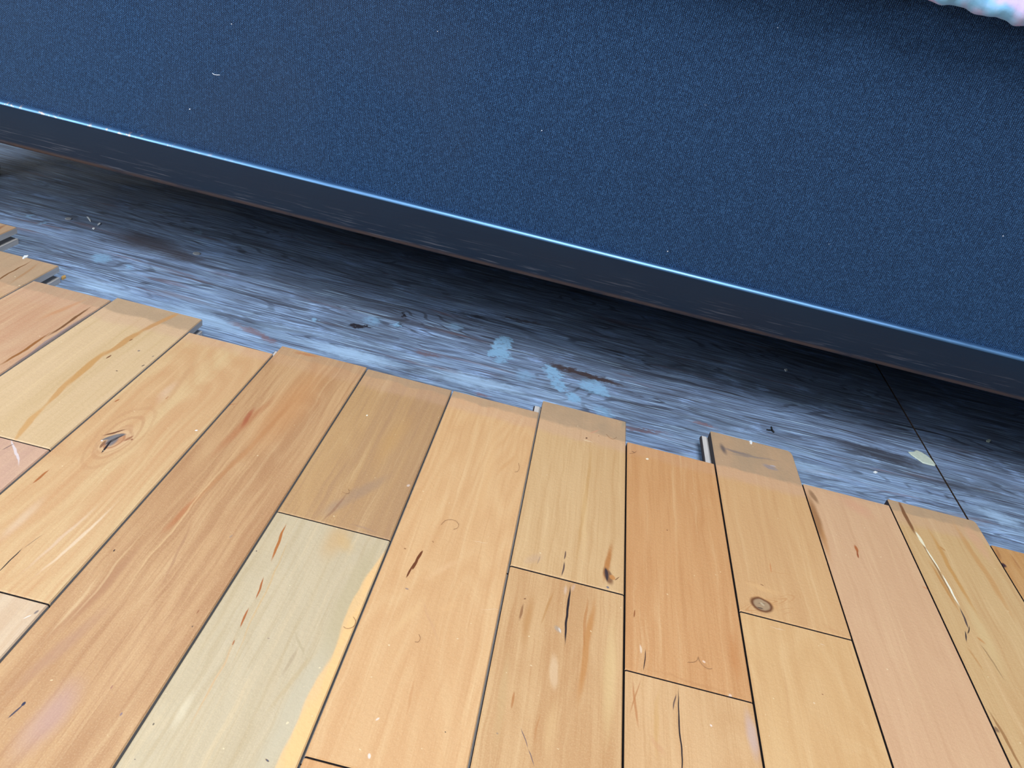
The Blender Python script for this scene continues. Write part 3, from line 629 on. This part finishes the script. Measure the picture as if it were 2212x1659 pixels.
chip('paint_chip', [(1886, 1020), (1890, 1018), (1896, 1021), (1892, 1023)], -TH, .0005, WH, 'white paint crumb on the plywood just left of the sheet joint', 'paint chip')

def tube(name, pts, r, mat, lab, cat, group=None, n=5):
    V = []; Fc = []
    for i, p in enumerate(pts):
        d = (pts[min(i+1, len(pts)-1)]-pts[max(i-1, 0)]).normalized()
        s = d.cross(Vector((0, 0, 1))).normalized(); t = s.cross(d)
        for k in range(n):
            a = 2*math.pi*k/n; V.append(p+(s*math.cos(a)+t*math.sin(a))*r)
    for i in range(len(pts)-1):
        for k in range(n): Fc.append((i*n+k, i*n+(k+1) % n, (i+1)*n+(k+1) % n, (i+1)*n+k))
    Fc += [tuple(range(n)), tuple(range(len(V)-n, len(V)))]
    return tag(mesh(name, V, Fc, mat, None, True), lab, cat, group)
def curve_pts(px, z, n=14):
    P = [at(a, b, z) for a, b in px]; out = []
    m_ = len(P)
    for i in range(m_-1):
        p0, p1, p2, p3 = P[max(i-1, 0)], P[i], P[i+1], P[min(i+2, m_-1)]
        for j in range(4):
            t = j/4.0
            out.append(.5*((2*p1)+(p2-p0)*t+(2*p0-5*p1+4*p2-p3)*t*t+(3*p1-p0-3*p2+p3)*t**3))
    out.append(P[-1]); return out
th = tag(bpy.data.objects.new('dark_thread', None), 'tiny forked black thread scrap on the plywood behind the tongued plank', 'thread')
COL.objects.link(th); th.location = at(1666, 928, -TH)
def thread_arm(a, b, r):
    o = tube('fork_arm', [at(*a, -TH+.0006)-th.location, at((a[0]+b[0])/2, (a[1]+b[1])/2, -TH+.0008)-th.location, at(*b, -TH+.0005)-th.location], r, BK, None, None)
    o.parent = th
thread_arm((1656, 928), (1667, 929), .0004); thread_arm((1666, 922), (1668, 929), .0005); thread_arm((1667, 928), (1672, 934), .0006)
HR = flat('brown_hair', C(164, 120, 82), .5)
HAIRS = [([(953, 1133), (962, 1124), (975, 1122), (986, 1126), (991, 1134), (988, 1140), (980, 1143)], 'looping hair on the pale plank above the dark worm mark'),
         ([(763, 1332), (768, 1340), (766, 1350), (758, 1356), (748, 1357), (742, 1353)], 'curled hair by the right edge of the greenish plank'),
         ([(1508, 1418), (1512, 1428), (1520, 1438), (1530, 1444), (1538, 1444)], 'bent hair near the lower end of the orange plank'),
         ([(1486, 1430), (1498, 1430), (1506, 1426), (1508, 1421)], 'short hooked hair on the orange plank, left of the bent hair'),
         ([(1120, 1000), (1122, 1010), (1118, 1018), (1112, 1019)], 'short curled hair high on the pale plank by the seam'),
         ([(905, 1370), (908, 1378), (904, 1386), (896, 1386)], 'small curled hair low on the pale plank below the worm mark'),
         ([(1310, 938), (1318, 946), (1326, 948), (1332, 944)], 'fine curved hair on the grimy plank end beside the small dark knot'),
         ([(1360, 979), (1370, 978), (1375, 974)], 'short hair at the top end of the orange plank'),
         ([(740, 1062), (750, 1066), (755, 1062), (752, 1056)], 'fine hair on the short tan plank above its butt joint')]
for pts, lab in HAIRS: tube('hair', curve_pts(pts, .0004), .00008, HR, lab, 'hair', n=4)
# lint caught on the cloth
LINT = flat('white_lint', C(225, 232, 240), .8)
def lint(px, py, r, lab):
    p = atY(px, py, YR+.0053); bm = bmesh.new(); bmesh.ops.create_icosphere(bm, subdivisions=1, radius=r)
    for v in bm.verts: v.co = Vector((v.co.x*random.uniform(.7, 1.5), v.co.y*.6, v.co.z*random.uniform(.7, 1.2)))+p
    me = bpy.data.meshes.new('lint_speck'); bm.to_mesh(me); bm.free()
    return tag(link('lint_speck', me, LINT), lab, 'lint')
lint(500, 52, .0004, 'white lint speck highest on the navy cloth, left of centre')
lint(410, 236, .0005, 'bright white lint speck on the navy cloth just above the rail at left')
lint(945, 68, .0003, 'white lint speck near the top middle of the navy cloth')
lint(1170, 282, .0004, 'white lint speck in the middle of the navy cloth')
lint(1442, 543, .0004, 'white lint speck just above the rail, right of the middle')
lint(1680, 60, .0003, 'pale lint speck on the navy cloth left of the quilt shadow')
lint(2167, 510, .0004, 'white lint speck farthest right on the navy cloth')
tube('lint_hair', [atY(a, b, YR+.0053) for a, b in ((459, 158), (462, 161), (468, 162), (475, 162))], .00022, LINT, 'short curved white fibre on the navy cloth at upper left', 'lint')
